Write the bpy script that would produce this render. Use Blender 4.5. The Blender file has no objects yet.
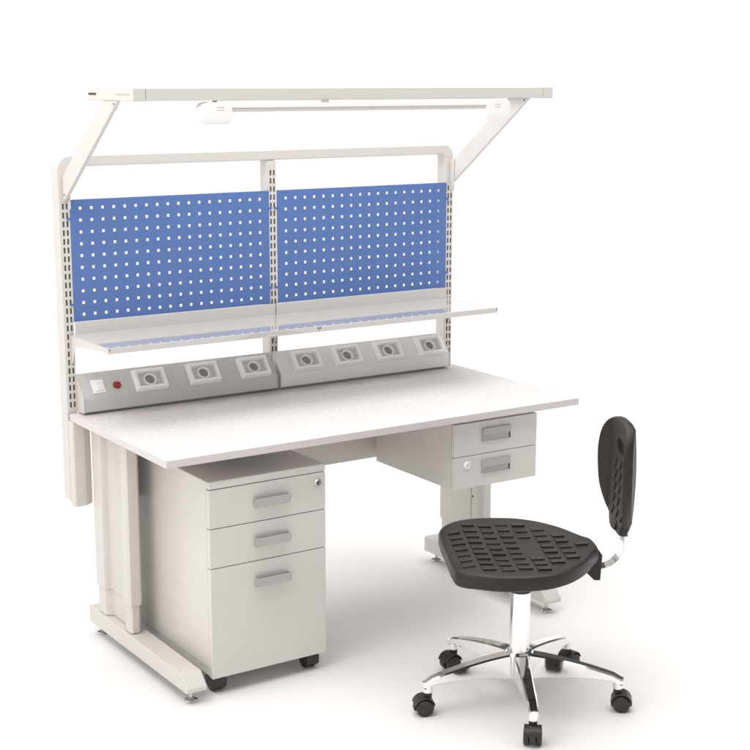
import bpy, bmesh, math, random
from mathutils import Vector, Matrix
random.seed(7)
S = bpy.context.scene
COL = S.collection
R = math.radians

# ------------------------------------------------------------------ materials
def mat(name, color, rough=.5, metal=0., coat=0., noise=0., nscale=60., bump=0., bscale=200., spec=.5, emit=0., aniso=0.):
    m = bpy.data.materials.new(name); m.use_nodes = True
    nt = m.node_tree; b = nt.nodes['Principled BSDF']
    c = (*color, 1)
    b.inputs['Base Color'].default_value = c
    b.inputs['Roughness'].default_value = rough
    b.inputs['Metallic'].default_value = metal
    b.inputs['Coat Weight'].default_value = coat
    b.inputs['Coat Roughness'].default_value = .06
    b.inputs['Specular IOR Level'].default_value = spec
    tc = nt.nodes.new('ShaderNodeTexCoord')
    if noise:
        n = nt.nodes.new('ShaderNodeTexNoise'); n.inputs['Scale'].default_value = nscale
        n.inputs['Detail'].default_value = 4
        nt.links.new(tc.outputs['Object'], n.inputs['Vector'])
        r = nt.nodes.new('ShaderNodeMapRange')
        r.inputs[1].default_value = .3; r.inputs[2].default_value = .7
        r.inputs[3].default_value = 1 - noise; r.inputs[4].default_value = 1 + noise
        nt.links.new(n.outputs['Fac'], r.inputs[0])
        v = nt.nodes.new('ShaderNodeVectorMath'); v.operation = 'SCALE'
        v.inputs[0].default_value = color
        nt.links.new(r.outputs[0], v.inputs['Scale'])
        nt.links.new(v.outputs[0], b.inputs['Base Color'])
    if bump:
        n = nt.nodes.new('ShaderNodeTexNoise'); n.inputs['Scale'].default_value = bscale
        n.inputs['Detail'].default_value = 3
        nt.links.new(tc.outputs['Object'], n.inputs['Vector'])
        u = nt.nodes.new('ShaderNodeBump'); u.inputs['Strength'].default_value = bump
        u.inputs['Distance'].default_value = .001
        nt.links.new(n.outputs['Fac'], u.inputs['Height'])
        nt.links.new(u.outputs[0], b.inputs['Normal'])
    if emit:
        b.inputs['Emission Color'].default_value = (1, .98, .96, 1)
        b.inputs['Emission Strength'].default_value = emit
    return m

PAINT = (.62, .588, .563)
M = dict(
    paint=mat('powder_coat', PAINT, .42, noise=.012, nscale=300, bump=.05, bscale=900),
    gloss=mat('gloss_paint', PAINT, .32, coat=.35, noise=.01, nscale=12, bump=.02, bscale=40),
    shelf=mat('shelf_paint', (.58, .555, .535), .08, coat=1., spec=.8, noise=.006, nscale=100),
    laminate=mat('speckled_laminate', (.635, .605, .597), .5, noise=.16, nscale=210, bump=.04, bscale=600),
    edge=mat('edge_band', (.62, .58, .565), .5, noise=.01),
    blue=mat('blue_paint', (.086, .163, .405), .5, noise=.02, nscale=200),
    steel=mat('grey_steel_panel', (.56, .535, .515), .45, noise=.15, nscale=330, bump=.1, bscale=500),
    white=mat('white_panel', (.74, .722, .71), .3, coat=.5, noise=.04, nscale=200),
    plastic=mat('white_plastic', (.90, .885, .875), .3, noise=.01),
    grey=mat('grey_plastic', (.42, .40, .395), .45, noise=.03),
    socket=mat('socket_recess', (.27, .255, .245), .5, noise=.05),
    red=mat('red_plastic', (.30, .02, .018), .25, noise=.02),
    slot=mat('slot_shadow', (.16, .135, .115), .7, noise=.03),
    tray=mat('socket_tray', (.62, .60, .585), .4, noise=.02),
    foot=mat('foot_chrome', (.55, .54, .53), .12, 1., noise=.02),
    dark=mat('dark_recess', (.07, .06, .055), .7, noise=.05),
    chrome=mat('chrome', (.93, .92, .91), .06, 1., noise=.01),
    satin=mat('satin_metal', (.62, .60, .585), .22, 1., noise=.02),
    handle=mat('grey_handle', (.42, .395, .385), .4, noise=.015, nscale=100),
    black=mat('black_polyurethane', (.0195, .0162, .0138), .46, noise=.12, nscale=120, bump=.25, bscale=420, spec=.36),
    rubber=mat('black_nylon', (.022, .018, .016), .38, noise=.1, nscale=90),
    lamp=mat('lamp_white', (.88, .87, .86), .35, noise=.01),
    tube=mat('lit_tube', (.95, .95, .95), .4, emit=1.8),
)

# ------------------------------------------------------------------ mesh helper
class MB:
    def __init__(s): s.v = []; s.f = []; s.m = []
    def add(s, vs, fs, mi=0):
        o = len(s.v); s.v += [tuple(v) for v in vs]
        for f in fs: s.f.append([i + o for i in f]); s.m.append(mi)
        return s
    def box(s, x0, x1, y0, y1, z0, z1, mi=0, mtx=None):
        vs = [Vector((x, y, z)) for z in (z0, z1) for y in (y0, y1) for x in (x0, x1)]
        if mtx is not None: vs = [mtx @ v for v in vs]
        return s.add(vs, [(0, 2, 3, 1), (4, 5, 7, 6), (0, 1, 5, 4), (2, 6, 7, 3), (0, 4, 6, 2), (1, 3, 7, 5)], mi)
    def prism(s, poly, axis, a, b, mi=0, mtx=None):
        n = len(poly)
        def P(p, t):
            q = {'x': (t, p[0], p[1]), 'y': (p[0], t, p[1]), 'z': (p[0], p[1], t)}[axis]
            q = Vector(q)
            return mtx @ q if mtx is not None else q
        vs = [P(p, a) for p in poly] + [P(p, b) for p in poly]
        return s.add(vs, [tuple(range(n))[::-1], tuple(range(n, 2 * n))] + [(i, (i + 1) % n, n + (i + 1) % n, n + i) for i in range(n)], mi)
    def lathe(s, prof, n=32, mtx=None, mi=0, cap=True):
        vs = []; fs = []
        for r, z in prof:
            for k in range(n):
                a = 2 * math.pi * k / n
                v = Vector((r * math.cos(a), r * math.sin(a), z)); vs.append(mtx @ v if mtx is not None else v)
        for j in range(len(prof) - 1):
            for k in range(n):
                fs.append((j * n + k, j * n + (k + 1) % n, (j + 1) * n + (k + 1) % n, (j + 1) * n + k))
        if cap: fs += [tuple(range(n))[::-1], tuple(range((len(prof) - 1) * n, len(prof) * n))]
        return s.add(vs, fs, mi)
    def loft(s, rings, mi=0, cap=True, closed=True):
        n = len(rings[0]); vs = [v for r in rings for v in r]; fs = []
        for j in range(len(rings) - 1):
            for k in range(n if closed else n - 1):
                fs.append((j * n + k, j * n + (k + 1) % n, (j + 1) * n + (k + 1) % n, (j + 1) * n + k))
        if cap: fs += [tuple(range(n))[::-1], tuple(range((len(rings) - 1) * n, len(rings) * n))]
        return s.add(vs, fs, mi)
    def build(s, name, mats, parent=None, bevel=0., segs=2, sharp=32, ang=25):
        me = bpy.data.meshes.new(name)
        off = root_loc(parent)
        me.from_pydata([Vector(v) - off for v in s.v], [], s.f)
        for m in (mats if isinstance(mats, (list, tuple)) else [mats]): me.materials.append(M[m])
        for p, i in zip(me.polygons, s.m): p.material_index = i
        bm = bmesh.new(); bm.from_mesh(me)
        bmesh.ops.recalc_face_normals(bm, faces=bm.faces)
        if bevel:
            es = [e for e in bm.edges if len(e.link_faces) == 2 and e.calc_face_angle(0) > R(ang)]
            bmesh.ops.bevel(bm, geom=es, offset=bevel, segments=segs, profile=.5, affect='EDGES', clamp_overlap=True)
        for f in bm.faces: f.smooth = True
        bm.to_mesh(me); bm.free()
        me.set_sharp_from_angle(angle=R(sharp if not bevel else 50))
        o = bpy.data.objects.new(name, me); COL.objects.link(o)
        if parent: o.parent = parent
        if bevel:
            w = o.modifiers.new('wn', 'WEIGHTED_NORMAL'); w.keep_sharp = True
        return o

def root_loc(p):
    off = Vector((0, 0, 0))
    while p is not None:
        off += p.location; p = p.parent
    return off

def thing(name, label, cat, loc):
    o = bpy.data.objects.new(name, None); COL.objects.link(o)
    o.location = loc; o.empty_display_size = .1
    o['label'] = label; o['category'] = cat
    return o

def holes_plate(mb, xs, zs, holes, y0, y1, mi=0, mi_in=None):
    """plate in the xz plane between y0 (front) and y1 with real rectangular holes; xs, zs sorted grid lines, holes = set of cells"""
    nx, nz = len(xs), len(zs)
    mi_in = mi if mi_in is None else mi_in
    idx = {}; vs = []
    for yy in (y0, y1):
        for j in range(nz):
            for i in range(nx):
                idx[(i, j, yy)] = len(vs); vs.append((xs[i], yy, zs[j]))
    fs = []; fin = []
    for i in range(nx - 1):
        for j in range(nz - 1):
            if (i, j) in holes:
                for (a, b) in (((i, j), (i + 1, j)), ((i + 1, j), (i + 1, j + 1)), ((i + 1, j + 1), (i, j + 1)), ((i, j + 1), (i, j))):
                    fin.append((idx[(*a, y0)], idx[(*b, y0)], idx[(*b, y1)], idx[(*a, y1)]))
            else:
                for yy in (y0, y1):
                    fs.append((idx[(i, j, yy)], idx[(i + 1, j, yy)], idx[(i + 1, j + 1, yy)], idx[(i, j + 1, yy)]))
    for i in range(nx - 1):
        for j in (0, nz - 1):
            fs.append((idx[(i, j, y0)], idx[(i + 1, j, y0)], idx[(i + 1, j, y1)], idx[(i, j, y1)]))
    for j in range(nz - 1):
        for i in (0, nx - 1):
            fs.append((idx[(i, j, y0)], idx[(i, j + 1, y0)], idx[(i, j + 1, y1)], idx[(i, j, y1)]))
    o = len(mb.v); mb.v += vs
    for f in fs: mb.f.append([k + o for k in f]); mb.m.append(mi)
    for f in fin: mb.f.append([k + o for k in f]); mb.m.append(mi_in)

def basis(o, ex, ey, ez):
    m = Matrix((ex, ey, ez)).transposed().to_4x4(); m.translation = o
    return m

# ------------------------------------------------------------------ ground
g = MB(); n = 96
ring = [(.8 + math.cos(2 * math.pi * k / n) * 3.5, .2 + math.sin(2 * math.pi * k / n) * 3.5, 0) for k in range(n)]
g.add(ring, [tuple(range(n))])
M['floor'] = mat('white_studio_floor', (.82, .807, .798), .6, noise=.004, nscale=3, spec=.2)
go = g.build('ground', 'floor'); go['kind'] = 'structure'

# ------------------------------------------------------------------ workbench
W, D, H, T = 1.536, .7175, .76, .0235
bench = thing('workbench', 'pale grey steel workbench with blue pegboards, shelf, socket strips and overhead light', 'workbench', (W / 2, .36, 0))

MB().box(0, W, 0, D, H - T, H).build('desktop', ['laminate', 'edge'], bench, .0015)
dt = bpy.data.objects['desktop']
for p in dt.data.polygons:
    if p.normal.z < .7: p.material_index = 1

# upright hoop frame with rounded top corners
fr = MB()
def arc(cx, cz, r, a0, a1, k=8): return [(cx + r * math.cos(R(a0 + (a1 - a0) * i / k)), cz + r * math.sin(R(a0 + (a1 - a0) * i / k))) for i in range(k + 1)]
xo0, xo1, zt, zb = -.005, 1.5315, 1.583, .465
xi0, xi1, zi = .0295, 1.497, 1.5485
rr = .042
outer = [(xo0, zb)] + arc(xo0 + rr, zt - rr, rr, 180, 90) + arc(xo1 - rr, zt - rr, rr, 90, 0) + [(xo1, zb)]
inner_r = [(xi1, zb), (xi1, zi - .01), (xi1 - .01, zi)]
inner_l = [(xi0 + .01, zi), (xi0, zi - .01), (xi0, zb)]
hoop = outer + inner_r + inner_l
fr.prism(hoop, 'y', .7245, .780)
# middle post butted under the bar
fr.box(.746, .777, .7245, .779, .735, zi - .0006)
frame = fr.build('upright_frame', 'paint', bench, .004, ang=40)

def rail(x0, x1, z0, z1, zs0, zs1):
    mb = MB(); c = (x0 + x1) / 2
    xs = [x0, c - .0095, c - .0035, c + .0035, c + .0095, x1]
    zs = [z0]; holes = set(); z = zs1; L = []
    while z > zs0: L.append(z); z -= .0277
    for z in sorted(L): zs += [z - .009, z + .009]
    zs.append(z1)
    for k in range(len(L)):
        holes |= {(1, 1 + 2 * k), (3, 1 + 2 * k)}
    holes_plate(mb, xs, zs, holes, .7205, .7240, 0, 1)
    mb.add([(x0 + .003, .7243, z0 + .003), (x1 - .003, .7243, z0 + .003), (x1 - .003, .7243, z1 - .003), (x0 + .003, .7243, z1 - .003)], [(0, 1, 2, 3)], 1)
    return mb.build('slotted_rail', ['paint', 'slot'], frame)
rail(-.0005, .0275, .7605, 1.541, .775, 1.425)
rail(.747, .776, .7605, 1.5475, .775, 1.506)
rail(1.4985, 1.5265, .7605, 1.541, .775, 1.425)

# mounts of the posts under the desktop
for mx in (0, 1):
    P = [(-.004, .7235), (-.004, .700), (.001, .692), (.038, .692), (.066, .712), (.066, .7235)]
    if mx: P = [(W - .008 - x, y) for x, y in P]
    MB().prism(P, 'z', .452, H - T - .0006).build('post_mount', 'paint', bench, .003)

# pegboards
def pegboard(x0, x1):
    z0, z1 = 1.0566, 1.4444
    xs = [x0]; zs = [z0]; hs = .0047
    cx = [x0 + .0355 + k * .0381 for k in range(18)]
    off = ((x0 + x1) - (cx[0] + cx[-1])) / 2; cx = [c + off for c in cx]
    cz = [1.079 + k * .03767 for k in range(10)]
    for c in cx: xs += [c - hs, c + hs]
    for c in cz: zs += [c - hs, c + hs]
    xs.append(x1); zs.append(z1)
    holes = {(1 + 2 * i, 1 + 2 * j) for i in range(18) for j in range(10)}
    mb = MB(); holes_plate(mb, xs, zs, holes, .7185, .7205)
    # folded edges behind the sheet
    for a, b, c, d in ((x0, x1, z1 - .0016, z1), (x0, x1, z0, z0 + .0016)):
        mb.box(a, b, .7206, .738, c, d)
    o = mb.build('pegboard', 'blue', bench)
    for xx, s in ((x0, -1), (x1, 1)):
        for zz in (1.385, 1.112):
            MB().box(xx - .010 if s < 0 else xx + .0004, xx - .0004 if s < 0 else xx + .010, .7165, .7202, zz - .004, zz + .004).build('hook', 'blue', o)
pegboard(.0285, .7465); pegboard(.7775, 1.4965)

# shelves
def shelf(x0, x1):
    y0, y1, zt, th = .421, .712, 1.0175, .0185
    prof = [(y0, zt), (y1 + .004, zt), (y1 + .004, zt - .0025), (y0 + .0025, zt - .0025), (y0 + .0025, zt - th + .002), (y0 + .014, zt - th + .002), (y0 + .014, zt - th), (y0, zt - th)]
    mb = MB(); mb.prism(prof, 'x', x0, x1)
    mb.box(x0 + (.0132 if x0 < .5 else .0006), x1 - (.0006 if x0 < .5 else .0145), y1 - .003, y1 + .0032, zt - .0012, zt + .0388)
    o = mb.build('shelf', 'shelf', bench, .0012)
    for xe in (x0 + .0004, x1 - .0024):
        P = [(y0 + .004, zt - .0029), (.7195, zt - .0029), (.7195, zt - .095), (.712, zt - .095), (.690, zt - .036), (y0 + .09, zt - th - .002), (y0 + .004, zt - th + .001)]
        MB().prism(P, 'x', xe, xe + .002).build('shelf_bracket', 'paint', o)
    for xe in (x0 + .004, x1 - .004):
        mm = Matrix.Translation((xe, y0 - .0006, zt - .006)) @ Matrix.Rotation(R(90), 4, 'X')
        mb2 = MB(); mb2.lathe([(.0022, -.001), (.0022, .001)], 10, mm); mb2.build('rivet', 'dark', o)
shelf(.0155, .7630); shelf(.7652, 1.5110)

# socket strips
Tp = Vector((0, .719, .886)); Kp = Vector((0, .660, .815))
sl = (Kp - Tp).normalized(); nn = Vector((0, sl.z, -sl.y))
def on(x, s, h=0): return Vector((x, 0, 0)) + Tp + sl * s + nn * h
def socket(x, s, w, hgt, parent):
    m = basis(on(x, s), Vector((1, 0, 0)), -sl, nn)
    mb = MB(); a, b, t = w / 2, hgt / 2, .0082
    # raised frame as a ring, sloping outwards
    def rect(aa, bb, z, r=.003): return [m @ Vector((sx * aa, sy * bb, z)) for sx, sy in ((-1, -1), (1, -1), (1, 1), (-1, 1))]
    mb.loft([rect(a + .003, b + .003, 0), rect(a + .001, b + .001, .018), rect(a, b, .0200), rect(a - t, b - t, .0195), rect(a - t - .0012, b - t - .0012, .005)], 0, cap=False)
    mb.add(rect(a - t - .0012, b - t - .0012, .0052), [(0, 1, 2, 3)], 1)
    # inner round plate with dished hole
    r = hgt * .27
    mb.lathe([(r + .004, .0054), (r + .003, .0125), (r, .013), (r - .002, .008), (r - .003, .0055)], 36, m, 0, cap=False)
    mb.lathe([(r - .0015, .0062), (r - .004, .0068)], 36, m, 2, cap=True)
    for sx in (-1, 1):
        mb.lathe([(.0022, .0064), (.0022, .0074)], 10, m @ Matrix.Translation((sx * .0095, 0, .0002)), 4)
    return mb.build('socket', ['plastic', 'tray', 'socket', 'dark', 'grey'], parent, 0)
def strip(x0, x1, material, label=None):
    prof = [(.7200, .886), (.719, .8865), (.6665, .8228), (.6618, .8160), (.6600, .8080), (.6595, .771), (.664, .7675), (.7200, .7650)]
    o = MB().prism(prof, 'x', x0, x1).build('socket_strip', material, bench, .002)
    if label: o['label'] = label
    for e in (x0 - .0016, x1 + .0001):       # end caps, a little proud
        q = [(.7202, .8875), (.7185, .889), (.6575, .8155), (.6570, .7700), (.6635, .7660), (.7202, .7635)]
        MB().prism(q, 'x', e, e + .0015).build('end_plate', material, o)
    return o
s1 = strip(.0285, .7375, 'steel', 'grey steel socket strip with a rocker switch and red light')
for x in (.268, .464, .656): socket(x, .053, .106, .070, s1)
m = basis(on(.087, .054), Vector((1, 0, 0)), -sl, nn)
mb = MB(); mb.box(-.021, .021, -.024, .024, 0, .004, 0, m)
mb.add([m @ Vector(v) for v in ((-.0125, -.016, .0042), (.0125, -.016, .0042), (.0125, .016, .0042), (-.0125, .016, .0042), (-.0125, -.016, .0095), (.0125, -.016, .0095), (.0125, .016, .0055), (-.0125, .016, .0055), (-.0125, 0, .0055), (.0125, 0, .0055))],
       [(0, 1, 5, 4), (4, 5, 9, 8), (8, 9, 6, 7), (6, 2, 3, 7), (0, 4, 8, 7, 3), (1, 2, 6, 9, 5)], 0)
for z in (-.009, .009): mb.box(-.0035, .0035, z - .0008, z + .0008, .0056, .0088 if z < 0 else .0062, 1, m)
mb.build('rocker_switch', ['plastic', 'grey'], s1, .0007)
m = basis(on(.152, .056), Vector((1, 0, 0)), -sl, nn)
MB().lathe([(.0135, 0), (.0135, .003), (.0115, .004), (.0105, .009), (.007, .0115), (.002, .0125)], 28, m).build('indicator_light', 'red', s1)
s2 = strip(.7535, 1.4755, 'white', 'pale socket strip with four sockets')
for x in (.867, 1.036, 1.213, 1.398): socket(x, .052, .104, .070, s2)

# top beam, its side brackets and raking arms
MB().box(.0475, W - .0475, .1668, .2028, 1.7585, 1.7935).build('top_beam', 'paint', bench, .002)
for k, (xa, xb) in enumerate(((.0076, .0465), (W - .0465, W - .0076))):
    o = MB().box(xa, xb, .1664, .4950, 1.7575, 1.7940).build('beam_bracket', 'paint', bench, .0025)
    xf = xa - .0006 if k == 0 else xb + .0006
    a, b = (xf, xf + .0005) if k == 0 else (xf - .0005, xf)
    MB().box(a, b, .425, .482, 1.7725, 1.7790).build('slot', 'dark', o)
    MB().box(a, b, .190, .285, 1.7745, 1.7775).build('slot', 'grey', o)
    xs0, xs1 = (.0080, .0205) if k == 0 else (W - .0205, W - .0080)
    arm = [(.386, 1.7570), (.277, 1.7570), (.700, 1.4525), (.7198, 1.4400), (.7198, 1.5180)]
    ob = MB().prism(arm, 'x', xs0, xs1).build('raking_arm', 'paint', bench, .0015)
    tx0, tx1 = (.0078 + .0135, .0078 + .0155) if k == 0 else (W - .0233, W - .0213)
    MB().box(tx0, tx1, .695, .7198, 1.418, 1.530).build('hook_plate', 'paint', ob, .0006)
    for py, pz in ((.300, 1.7485), (.706, 1.4625)):
        mm = Matrix.Translation(((xs0 + xs1) / 2, py, pz)) @ Matrix.Rotation(R(90), 4, 'Y')
        MB().lathe([(.003, -.0075), (.003, .0075)], 12, mm).build('rivet', 'dark', ob)

# overhead batten light
lx0, lx1, ly = .215, 1.352, .185
lb = MB().box(lx0 + .055, lx1 - .055, ly - .021, ly + .021, 1.7365, 1.7574)
light = lb.build('batten_light', 'lamp', bench, .004)
MB().box(lx0 + .09, lx1 - .09, ly - .016, ly + .016, 1.7245, 1.7362).build('shaded_channel', 'edge', light, .001)  # web coloured greyer to stand for the shade between body and tube
for s, xe in ((1, lx0), (-1, lx1)):
    mb = MB()
    P = [(ly + .025 * c, zc) for c, zc in ((-1, 1.7535), (-1, 1.709), (-.85, 1.696), (-.35, 1.6895), (.35, 1.6895), (.85, 1.696), (1, 1.709), (1, 1.7535))]
    rings = []
    for t, k in ((0, .55), (.010, .86), (.030, 1.0), (.085, 1.0), (.102, .93)):
        rings.append([(xe + s * t, ly + (y - ly) * k, 1.725 + (z - 1.725) * k) for y, z in P])
    mb.loft(rings); mb.build('tube_holder', 'lamp', light, .001)
    mb = MB()
    for q in (0, 1): mb.box(xe + s * .062 - .012, xe + s * .062 + .012, ly - .0257, ly - .0252, 1.738 - .008 * q, 1.7395 - .008 * q)
    mb.build('vent', 'grey', light)
mm = Matrix.Translation((0, ly - .002, 1.7060)) @ Matrix.Rotation(R(90), 4, 'Y')
MB().lathe([(.0155, lx0 + .101), (.0155, lx1 - .101)], 28, mm).build('tube', 'tube', light)
MB().box(.62, .646, ly - .0225, ly - .0211, 1.7525, 1.7570).build('clip', 'grey', light)

# legs
def leg(mirror):
    f = (lambda x: W - x) if mirror else (lambda x: x)
    def P(l): return [(f(x), y) for x, y in l]
    fx0, fx1 = .048, .116
    foot = [(.735, .096), (.735, .038), (.006, .040), (.006, .054), (.043, .092)]
    ft = MB().prism(foot, 'x', *sorted((f(fx0), f(fx1))))
    root = bpy.data.objects.new('leg', None); COL.objects.link(root); root.parent = bench
    ft.build('foot_bar', 'paint', root, .004)
    def section(e):
        return [(.050 + e, .668 - e), (.050 + e, .602 + e), (.056 + e, .597 + e), (.071 + e, .592), (.071 + e, .505), (.050 + e, .450), (.050 + e, .412 + e), (.055 + e, .402 + e), (.088 - e, .402 + e), (.100 - e, .418 + e), (.100 - e, .655 - e), (.090 - e, .668 - e)]
    MB().prism(P(section(0)), 'z', .188, H - T - .0006).build('outer_sleeve', 'paint', root, .002)
    MB().prism(P(section(.005)), 'z', .0965, .1875).build('inner_column', 'paint', root, .0015)
    if mirror:
        mm = Matrix.Translation((f(.100) - .0001, .452, .32)) @ Matrix.Rotation(R(90), 4, 'Y')
        MB().lathe([(.004, -.001), (.004, .001)], 12, mm).build('screw_hole', 'dark', root)
        MB().box(f(.100) - .0025, f(.100) - .0004, .462, .585, .195, .70).build('cover_panel', 'paint', root, .0008)
    for y in (.046, .700):
        m = Matrix.Translation((f(.081), y, 0))
        MB().lathe([(.019, 0), (.020, .003), (.0185, .007), (.008, .0115), (.006, .014), (.0055, .037)], 28, m).build('levelling_foot', 'foot', root)
leg(False); leg(True)

# cross bar between the legs
MB().box(.1005, W - .1005, .555, .580, .497, .705).build('crossbar', 'paint', bench, .002)

# hanging drawer box
dx0, dx1, dy0, dy1, dz0, dz1 = 1.036, 1.380, .031, .490, .503, .7335
db = MB().box(dx0, dx1, dy0 + .018, dy1, dz0, dz1).build('drawer_box', 'paint', bench, .0015)
def cup_handle(x0, x1, z0, z1, y, parent):
    mb = MB(); t = .0035
    mb.box(x0, x1, y - .0025, y - .0003, z0, z1, 0)
    mb.box(x0, x1, y - .009, y - .0026, (z0 + z1) / 2 - .001, z1, 0)
    mb.box(x0, x0 + t, y - .006, y - .0026, z0, (z0 + z1) / 2 - .0012, 0)
    mb.box(x1 - t, x1, y - .006, y - .0026, z0, (z0 + z1) / 2 - .0012, 1)
    mb.box(x0 + t + .0002, x1 - t - .0002, y - .006, y - .0026, z0, z0 + t, 0)
    mb.box(x0 + t + .0003, x1 - t - .0003, y - .0032, y - .0027, z0 + t + .0002, (z0 + z1) / 2 - .0013, 0)
    return mb.build('handle', ['handle', 'dark'], parent, .0008)
for z0, z1, hz in ((dz0, .6115, (.545, .592)), (.6130, dz1 - .011, (.653, .699))):
    MB().box(dx0, dx1, dy0, dy0 + .0165, z0, z1).build('drawer_front', 'paint', db, .002)
    cup_handle(1.148, 1.263, hz[0], hz[1], dy0, db)
def lock(x, y, z, r, parent, mats=('satin', 'dark')):
    mm = Matrix.Translation((x, y, z)) @ Matrix.Rotation(R(90), 4, 'X')
    mb = MB(); mb.lathe([(r, 0), (r, .004), (r * .82, .007), (r * .62, .0075), (r * .60, .004)], 28, mm, 0, cap=False)
    mb.lathe([(r * .61, .0035), (r * .55, .0045)], 24, mm, 0)
    mb.box(-r * .1, r * .1, -r * .4, r * .4, .0046, .0052, 1, mm)
    return mb.build('lock', list(mats), parent)
lock(1.087, dy0, .583, .0125, db, ('plastic', 'grey'))

# ------------------------------------------------------------------ mobile pedestal
px0, px1, py0, py1 = .1465, .5455, .030, .560
ped = thing('drawer_pedestal', 'pale grey three-drawer pedestal on black casters under the workbench', 'drawer pedestal', ((px0 + px1) / 2, .3, 0))
body = MB(); body.box(px0, px1, py0 + .0195, py1, .084, .667)
body.box(px0, px1, py0, py0 + .0194, .6438, .667)
body.box(px0 + .0025, px1 - .0025, py0 + .0195, py1 - .0025, .057, .0836)
body.build('cabinet', 'gloss', ped, .0035)
def bar_handle(x0, x1, z1, y, parent):
    mb = MB(); d = .024; zb = z1 - .033
    w = [(x0, z1 + .001), (x1, z1 + .001), (x1 - .003, zb + .009), (x0 + .003, zb + .009)]
    mb.prism([(a, b) for a, b in w], 'y', y - d, y - d + .004)
    for xs in (x0, x1 - .004):
        mb.add([(xs, y - d + .0042, z1), (xs + .004, y - d + .0042, z1), (xs + .004, y - d + .0042, zb + .010), (xs, y - d + .0042, zb + .010),
                (xs, y, z1), (xs + .004, y, z1), (xs + .004, y, zb + .002), (xs, y, zb + .002)],
               [(0, 1, 2, 3), (4, 5, 6, 7), (0, 1, 5, 4), (1, 2, 6, 5), (2, 3, 7, 6), (3, 0, 4, 7)])
    mb.prism([(y - d + .0042, zb + .013), (y - .0004, zb + .004), (y - .0004, zb), (y - d + .0042, zb + .009)], 'x', x0 + .0042, x1 - .0042)
    return mb.build('handle', 'handle', parent, .001)
for z0, z1, hz in ((.5240, .6420, .598), (.4020, .5222, .476), (.0565, .4002, .350)):
    d = MB().box(px0, px1, py0, py0 + .0192, z0, z1).build('drawer_front', 'gloss', ped, .0028, 3)
    bar_handle(.2945, .4115, hz, py0, d)
lock(.516, py0, .612, .0125, ped)
for cx in (px0 + .036, px1 - .036):
    for cy in (.082, .505):
        root = bpy.data.objects.new('caster', None); COL.objects.link(root); root.parent = ped
        mb = MB()
        # hood with sloping sides and a rounded lower front
        mb.prism([(cy - .024, .0565), (cy - .031, .040), (cy - .031, .020), (cy - .024, .010), (cy + .014, .010), (cy + .030, .030), (cy + .026, .0565)], 'x', cx - .023, cx + .023)
        mb.build('hood', 'rubber', root, .004)
        mb = MB()
        for sx in (-1, 1):
            mm = Matrix.Translation((cx + sx * .0115, cy, .0205)) @ Matrix.Rotation(R(90), 4, 'Y')
            mb.lathe([(.016, -.0095), (.0205, -.007), (.0205, .007), (.016, .0095)], 28, mm)
        mb.build('wheel', 'rubber', root)

# ------------------------------------------------------------------ swivel chair
CX, CY = .905, -.48
FA = R(151.5)
fw = Vector((math.cos(FA), math.sin(FA), 0)); lt = Vector((fw.y, -fw.x, 0)); up = Vector((0, 0, 1))
C0 = Vector((CX, CY, 0))
chair = thing('swivel_chair', 'black polyurethane swivel chair with chrome five-star base', 'chair', (CX, CY, 0))
def cp(u, v, z): return C0 + fw * u + lt * v + up * z

half = [(.222, .0), (.223, .09), (.221, .165), (.213, .203), (.190, .236), (.130, .272), (.060, .284), (-.010, .278), (-.052, .264), (-.096, .236), (-.133, .198), (-.165, .154), (-.188, .112), (-.206, .078), (-.222, .052), (-.226, .0)]
full = half + [(u, -v) for u, v in half[-2:0:-1]]
def smooth_loop(pts, k=4):
    n = len(pts); out = []
    for i in range(n):
        p0, p1, p2, p3 = (Vector(pts[(i + j) % n]) for j in (-1, 0, 1, 2))
        for s in range(k):
            t = s / k
            out.append(.5 * ((2 * p1) + (p2 - p0) * t + (2 * p0 - 5 * p1 + 4 * p2 - p3) * t * t + (3 * p1 - p0 - 3 * p2 + p3) * t ** 3))
    return out
SO = smooth_loop(full, 4)
VC = .018
def inset(loop, d):
    n = len(loop); out = []
    for i in range(n):
        t = (loop[(i + 1) % n] - loop[i - 1]).normalized(); nrm = Vector((t.y, -t.x))
        c = loop[i]
        if nrm.dot(c) > 0: nrm = -nrm
        out.append(c + nrm * d)
    return out
def seat_top(u, v):          # gently dished saddle: front edge rolls down
    s = .476 - .007 * (1 - min(1, (u * u + v * v) / .05)) 
    if u > .14: s -= .012 * ((u - .14) / .08) ** 2
    return s
rings = []
for d, zf in ((.030, lambda u, v: seat_top(u, v) - .047), (.012, lambda u, v: seat_top(u, v) - .046), (.003, lambda u, v: seat_top(u, v) - .041), (0., lambda u, v: seat_top(u, v) - .030),
              (0., lambda u, v: seat_top(u, v) - .010), (.002, lambda u, v: seat_top(u, v) - .003), (.007, lambda u, v: seat_top(u, v)), (.016, lambda u, v: seat_top(u, v) + .0005)):
    rings.append([cp(p.x, p.y + VC, zf(p.x, p.y)) for p in inset(SO, d)])
base = inset(SO, .016)
for k in (.82, .64, .46, .28, .12, .03):
    rings.append([cp(p.x * k, p.y * k + VC, seat_top(p.x * k, p.y * k)) for p in base])
st = MB(); st.loft(rings)
def inside(u, v, loop):
    c = False; n = len(loop)
    for i in range(n):
        a, b = loop[i], loop[i - 1]
        if (a.y > v) != (b.y > v) and u < (b.x - a.x) * (v - a.y) / (b.y - a.y) + a.x: c = not c
    return c
lim = inset(SO, .022)
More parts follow.
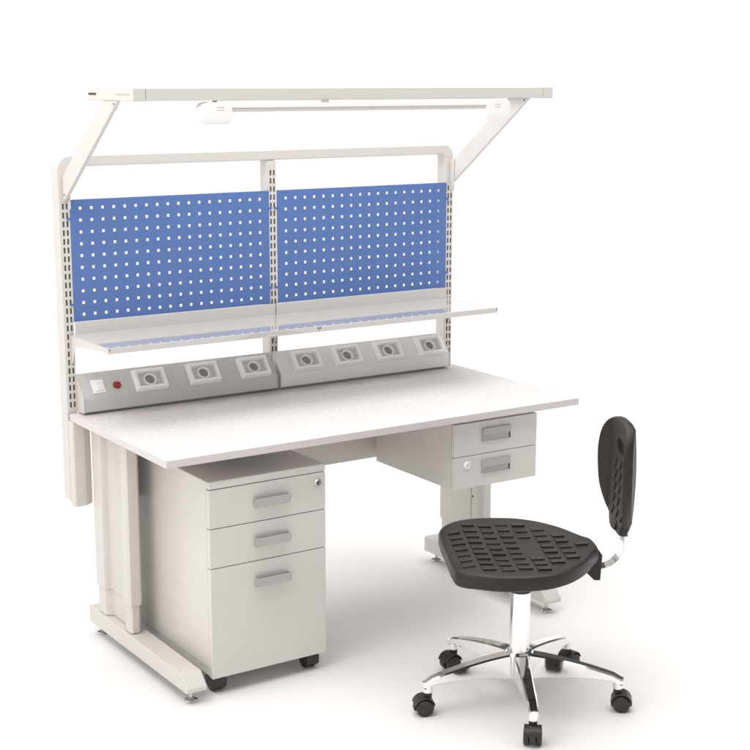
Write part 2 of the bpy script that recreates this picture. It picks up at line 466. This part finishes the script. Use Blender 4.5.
# moulded tread of tilted pads in columns across the seat
for i in range(8):
    uc = .178 - i * .0515
    for j in range(11):
        vc = -.262 + j * .0515 + (.012 if i % 2 else 0)
        hu, hv = .0185 + random.uniform(-.001, .0012), .0205 + random.uniform(-.0025, .001)
        if not all(inside(uc + a * hu, vc + b * hv, lim) for a in (-1, 1) for b in (-1, 1)): continue
        if abs(uc + .02) < .025 and abs(vc) < .06: continue
        z = seat_top(uc, vc); e = .0052; lo = .0006
        q = [(uc - hu, vc - hv), (uc + hu, vc - hv), (uc + hu, vc + hv), (uc - hu, vc + hv)]
        k_ = random.uniform(.55, 1.1); hts = (e * k_, e * k_ * random.uniform(.85, 1.1), lo, lo)
        bot = [cp(a, b + VC, seat_top(a, b) - .004) for a, b in q]
        top = [cp(a * 1, b + VC, seat_top(a, b) + h) for (a, b), h in zip(q, hts)]
        st.add(bot + top, [(3, 2, 1, 0), (4, 5, 6, 7), (0, 1, 5, 4), (1, 2, 6, 5), (2, 3, 7, 6), (3, 0, 4, 7)])
seat = st.build('seat', 'black', chair, 0, sharp=40)
# mounting block at the rear of the seat and plate under it
mb = MB()
mm = basis(cp(0, VC, 0), fw, -lt, up)
mb.prism([(-.150, .466), (-.224, .470), (-.236, .452), (-.232, .376), (-.214, .376), (-.150, .440)], 'y', -.046, .046, 0, mm)
mb.build('rear_mount', 'black', chair, .003)
mb = MB(); mb.box(-.09, .09, -.075, .075, .405, .4285, 0, mm); mb.lathe([(.033, .340), (.036, .405)], 28, Matrix.Translation((CX, CY, 0)))
mb.build('seat_plate', 'rubber', chair, .003)

# bent chrome strip carrying the backrest
pts = [(-.226, .402), (-.252, .404), (-.276, .414), (-.294, .434), (-.304, .462), (-.307, .492), (-.306, .520), (-.303, .56)]
sp = []
for i in range(len(pts) - 1):
    p0, p1, p2, p3 = (Vector(pts[min(max(i + j, 0), len(pts) - 1)]) for j in (-1, 0, 1, 2))
    for s in range(5):
        t = s / 5
        sp.append(.5 * ((2 * p1) + (p2 - p0) * t + (2 * p0 - 5 * p1 + 4 * p2 - p3) * t * t + (3 * p1 - p0 - 3 * p2 + p3) * t ** 3))
sp.append(Vector(pts[-1]))
rings = []
for i, p in enumerate(sp):
    a = sp[max(i - 1, 0)]; b = sp[min(i + 1, len(sp) - 1)]; t = (b - a).normalized(); nr = Vector((-t.y, t.x)) * .003
    w = .025
    rings.append([cp(p.x + nr.x * s1, VC + w * s2, p.y + nr.y * s1) for s1, s2 in ((1, -1), (1, 1), (-1, 1), (-1, -1))])
MB().loft(rings).build('back_support', 'chrome', chair, .0008)

# backrest: paddle with a grip hole, gently curved round the sitter
bo = [(0, .850), (.040, .849), (.080, .840), (.112, .820), (.136, .790), (.150, .752), (.155, .712), (.152, .668), (.142, .625), (.122, .590), (.098, .562), (.082, .545), (.066, .520), (.050, .512), (0, .512)]
bfull = bo + [(-v, z) for v, z in bo[-2:0:-1]]
BO = smooth_loop(bfull, 4); NB = len(BO)
hc = Vector((0, .768)); 
cen = hc
HO = []
for p in BO:
    a = math.atan2((p - cen).y, (p - cen).x)
    sx, sy = .040, .020
    den = (abs(math.cos(a) / sx) ** 3 + abs(math.sin(a) / sy) ** 3) ** (-1 / 3)
    HO.append(cen + Vector((math.cos(a), math.sin(a))) * den)
def bk(v, z, d):      # d: depth from the front face backwards
    w_ = max(0., abs(v) - .078); u = -.280 - .01 * (z - .70) + .05 * v * v + .40 * w_ * min(1., w_ / .016) - .010 * math.cos((z - .69) / .16 * 1.4)
    return cp(u - d, v + VC, z)
TH = .028
def lerp(k): return [p.lerp(h, k) for p, h in zip(BO, HO)]
rings = []
hi = lambda k: lerp(k)
seq = [(.05, TH), (.0, TH - .008), (.0, .008), (.012, .002), (.035, 0.)] + [(.08 + .05 * i, 0) for i in range(18)] + [(1., .004), (1., TH - .004)] + [(.93 - .05 * i, TH) for i in range(18)]
for k, d in seq:
    rings.append([bk(p.x, p.y, d) for p in lerp(k)])
rings.append(rings[0])
bm_ = MB(); bm_.loft(rings, cap=False)
for i in range(6):
    zc = .715 - i * .036
    for j in range(-1, 2):
        vc = j * .050
        hv, hz = .0185, .0130
        c = Vector((vc, zc))
        if not inside(vc - hv - .018, zc, BO) or not inside(vc + hv + .018, zc, BO) or not inside(abs(vc) + hv + .012, zc - hz, BO): continue
        q = [(vc - hv, zc - hz), (vc + hv, zc - hz), (vc + hv, zc + hz), (vc - hv, zc + hz)]
        a = [bk(x, z, .003) for x, z in q]; b = [bk(x, z, -h) for (x, z), h in zip(q, (.0065, .0065, .001, .001))]
        bm_.add(a + b, [(3, 2, 1, 0), (4, 5, 6, 7), (0, 1, 5, 4), (1, 2, 6, 5), (2, 3, 7, 6), (3, 0, 4, 7)])
bm_.build('backrest', 'black', chair, 0, sharp=40)
# rear knob housing of the backrest and the socket at its foot
mb = MB(); mb.prism([(-.298, .63), (-.326, .592), (-.330, .575), (-.298, .575)], 'y', -.028, .028, 0, mm); mb.build('back_knob', 'rubber', chair, .003)
mb = MB(); mb.box(-.314, -.296, -.028, .028, .502, .516, 0, mm); mb.build('back_collar', 'rubber', chair, .002)

# gas column
mb = MB(); mb.lathe([(.030, .100), (.030, .372), (.027, .375), (.0265, .374)], 40, Matrix.Translation((CX, CY, 0)), 0)
mb.build('column', 'chrome', chair)
mb = MB(); mb.lathe([(.0145, .3745), (.0145, .395)], 28, Matrix.Translation((CX, CY, 0)), 0); mb.build('piston', 'chrome', chair)
# five-star base
bs = MB(); TZ = Matrix.Translation((CX, CY, 0))
bs.lathe([(.030, .072), (.041, .076), (.044, .085), (.044, .150), (.038, .158), (.0305, .160)], 40, TZ)
angs = [20, 95, 167, 239, 312]
for a in angs:
    d = Vector((math.cos(R(a)), math.sin(R(a)), 0)); sd = Vector((-d.y, d.x, 0))
    rings = []
    for t in range(13):
        s = t / 12; r = .030 + s * .272
        ztop = .153 - .046 * s ** 1.55
        if s > .93: ztop -= .006 * (s - .93) / .07
        w = .0215 * (1 - s) + .0145 * s
        h = .060 * (1 - s) ** 1.2 + .021
        b = .0045
        sec = [(-w * .72, ztop - h), (-w, ztop - h + b), (-w, ztop - b), (-w + b, ztop), (w - b, ztop), (w, ztop - b), (w, ztop - h + b), (w * .72, ztop - h)]
        rings.append([C0 + d * r + sd * x + up * z for x, z in sec])
    # rounded nose
    sec0 = rings[-1]; c = sum(sec0, Vector()) / 8
    rings.append([c + (v - c) * .82 + d * .007 for v in sec0])
    bs.loft(rings)
    bs.lathe([(.0135, .068), (.0145, .100)], 24, Matrix.Translation(C0 + d * .293))
bs.build('star_base', 'chrome', chair, 0, sharp=28)
yaw = {20: 12, 95: 178, 167: 158, 239: 229, 312: -42}
for a in angs:
    d = Vector((math.cos(R(a)), math.sin(R(a)), 0)); c = C0 + d * .293
    root = bpy.data.objects.new('caster', None); COL.objects.link(root); root.parent = chair
    m = Matrix.Translation(c) @ Matrix.Rotation(R(yaw[a]), 4, 'Z')
    hb = MB(); hb.lathe([(.0115, .044), (.0125, .0675)], 20, m)
    # hood: half-drum between and over the wheels
    prof = [(.012 + .0315 * math.cos(R(t)), .0262 + .0315 * math.sin(R(t))) for t in range(-20, 181, 14)]
    prof = [(x, max(z, .012)) for x, z in prof] + [(-.017, .012), (.02, .010)]
    hb.prism(prof, 'y', -.0085, .0085, 0, m)
    over = [(.012 + .0315 * math.cos(R(t)), .0262 + .0315 * math.sin(R(t))) for t in range(15, 166, 15)]
    und = [(.012 + .0275 * math.cos(R(t)), .0262 + .0275 * math.sin(R(t))) for t in range(165, 14, -15)]
    hb.prism(over + und, 'y', -.0245, .0245, 0, m)
    hb.build('hood', 'rubber', root, .0012)
    for s in (-1, 1):
        mm2 = m @ Matrix.Translation((.012, s * .0175, .0252)) @ Matrix.Rotation(R(90), 4, 'X')
        MB().lathe([(.018, -.0085), (.0235, -.0075), (.0252, -.005), (.0252, .005), (.0235, .0075), (.018, .0085)], 30, mm2).build('wheel', 'rubber', root)

# ------------------------------------------------------------------ light
w = bpy.data.worlds.new('World'); S.world = w; w.use_nodes = True
nt = w.node_tree; bg = nt.nodes['Background']
tc = nt.nodes.new('ShaderNodeTexCoord'); nv = nt.nodes.new('ShaderNodeVectorMath'); nv.operation = 'NORMALIZE'
nt.links.new(tc.outputs['Generated'], nv.inputs[0])
sx = nt.nodes.new('ShaderNodeSeparateXYZ'); nt.links.new(nv.outputs[0], sx.inputs[0])
def mr(inp, a, b, c, d):
    r = nt.nodes.new('ShaderNodeMapRange'); r.interpolation_type = 'SMOOTHSTEP'
    nt.links.new(inp, r.inputs[0])
    for i, v in enumerate((a, b, c, d)): r.inputs[1 + i].default_value = v
    return r.outputs[0]
elev = mr(sx.outputs['Z'], .13, .30, 0, 1)
dt_ = nt.nodes.new('ShaderNodeVectorMath'); dt_.operation = 'DOT_PRODUCT'
nt.links.new(nv.outputs[0], dt_.inputs[0]); dt_.inputs[1].default_value = (.65, .76, 0)
back = mr(dt_.outputs['Value'], -.25, .35, .45, 1)
mul = nt.nodes.new('ShaderNodeMath'); mul.operation = 'MULTIPLY'
nt.links.new(elev, mul.inputs[0]); nt.links.new(back, mul.inputs[1])
left = mr(sx.outputs['X'], -.1, -.8, 0, .29)
front = mr(sx.outputs['Y'], -.1, -.75, 0, .15)
topd = mr(sx.outputs['Z'], .6, .95, 0, .35)
lo = mr(mul.outputs[0], 0, 1, 1.06, .10)
def mth(op, a_, b_):
    q = nt.nodes.new('ShaderNodeMath'); q.operation = op; nt.links.new(a_, q.inputs[0]); nt.links.new(b_, q.inputs[1]); return q.outputs[0]
nt.links.new(mth('SUBTRACT', mth('SUBTRACT', mth('ADD', lo, left), front), topd), bg.inputs['Strength'])
bg.inputs['Color'].default_value = (1, .99, .98, 1)

def area(name, loc, target, size, power):
    l = bpy.data.lights.new(name, 'AREA'); l.shape = 'SQUARE'; l.size = size; l.energy = power; l.color = (1, .99, .98)
    o = bpy.data.objects.new(name, l); COL.objects.link(o); o.location = loc
    o.rotation_euler = (Vector(target) - Vector(loc)).to_track_quat('-Z', 'Y').to_euler()
area('key_softbox', (-2.6, -.4, 3.6), (.8, .1, .5), 2.6, 45)
area('top_softbox', (1.05, 1.25, 5.5), (1.05, 1.25, 0), 8.4, 670)

# ------------------------------------------------------------------ camera
cam = bpy.data.cameras.new('camera'); co = bpy.data.objects.new('camera', cam); COL.objects.link(co)
cam.sensor_width = 36; cam.sensor_fit = 'HORIZONTAL'; cam.lens = 1467.2228 / 750 * 36
cam.clip_end = 200; cam.clip_start = .05
ya, pi_, ro = .5838, .1995, .0013
F = Vector((math.sin(ya) * math.cos(pi_), math.cos(ya) * math.cos(pi_), -math.sin(pi_)))
Rt = Vector((math.cos(ya), -math.sin(ya), 0)); U = Rt.cross(F)
Rt, U = Rt * math.cos(ro) + U * math.sin(ro), U * math.cos(ro) - Rt * math.sin(ro)
mt = basis(Vector((-1.7215, -3.676, 1.8215)), Rt, U, -F)
co.matrix_world = mt
S.camera = co
S.view_settings.view_transform = 'Standard'; S.view_settings.look = 'None'
S.view_settings.exposure = 0; S.view_settings.gamma = 1
S.cycles.max_bounces = 10
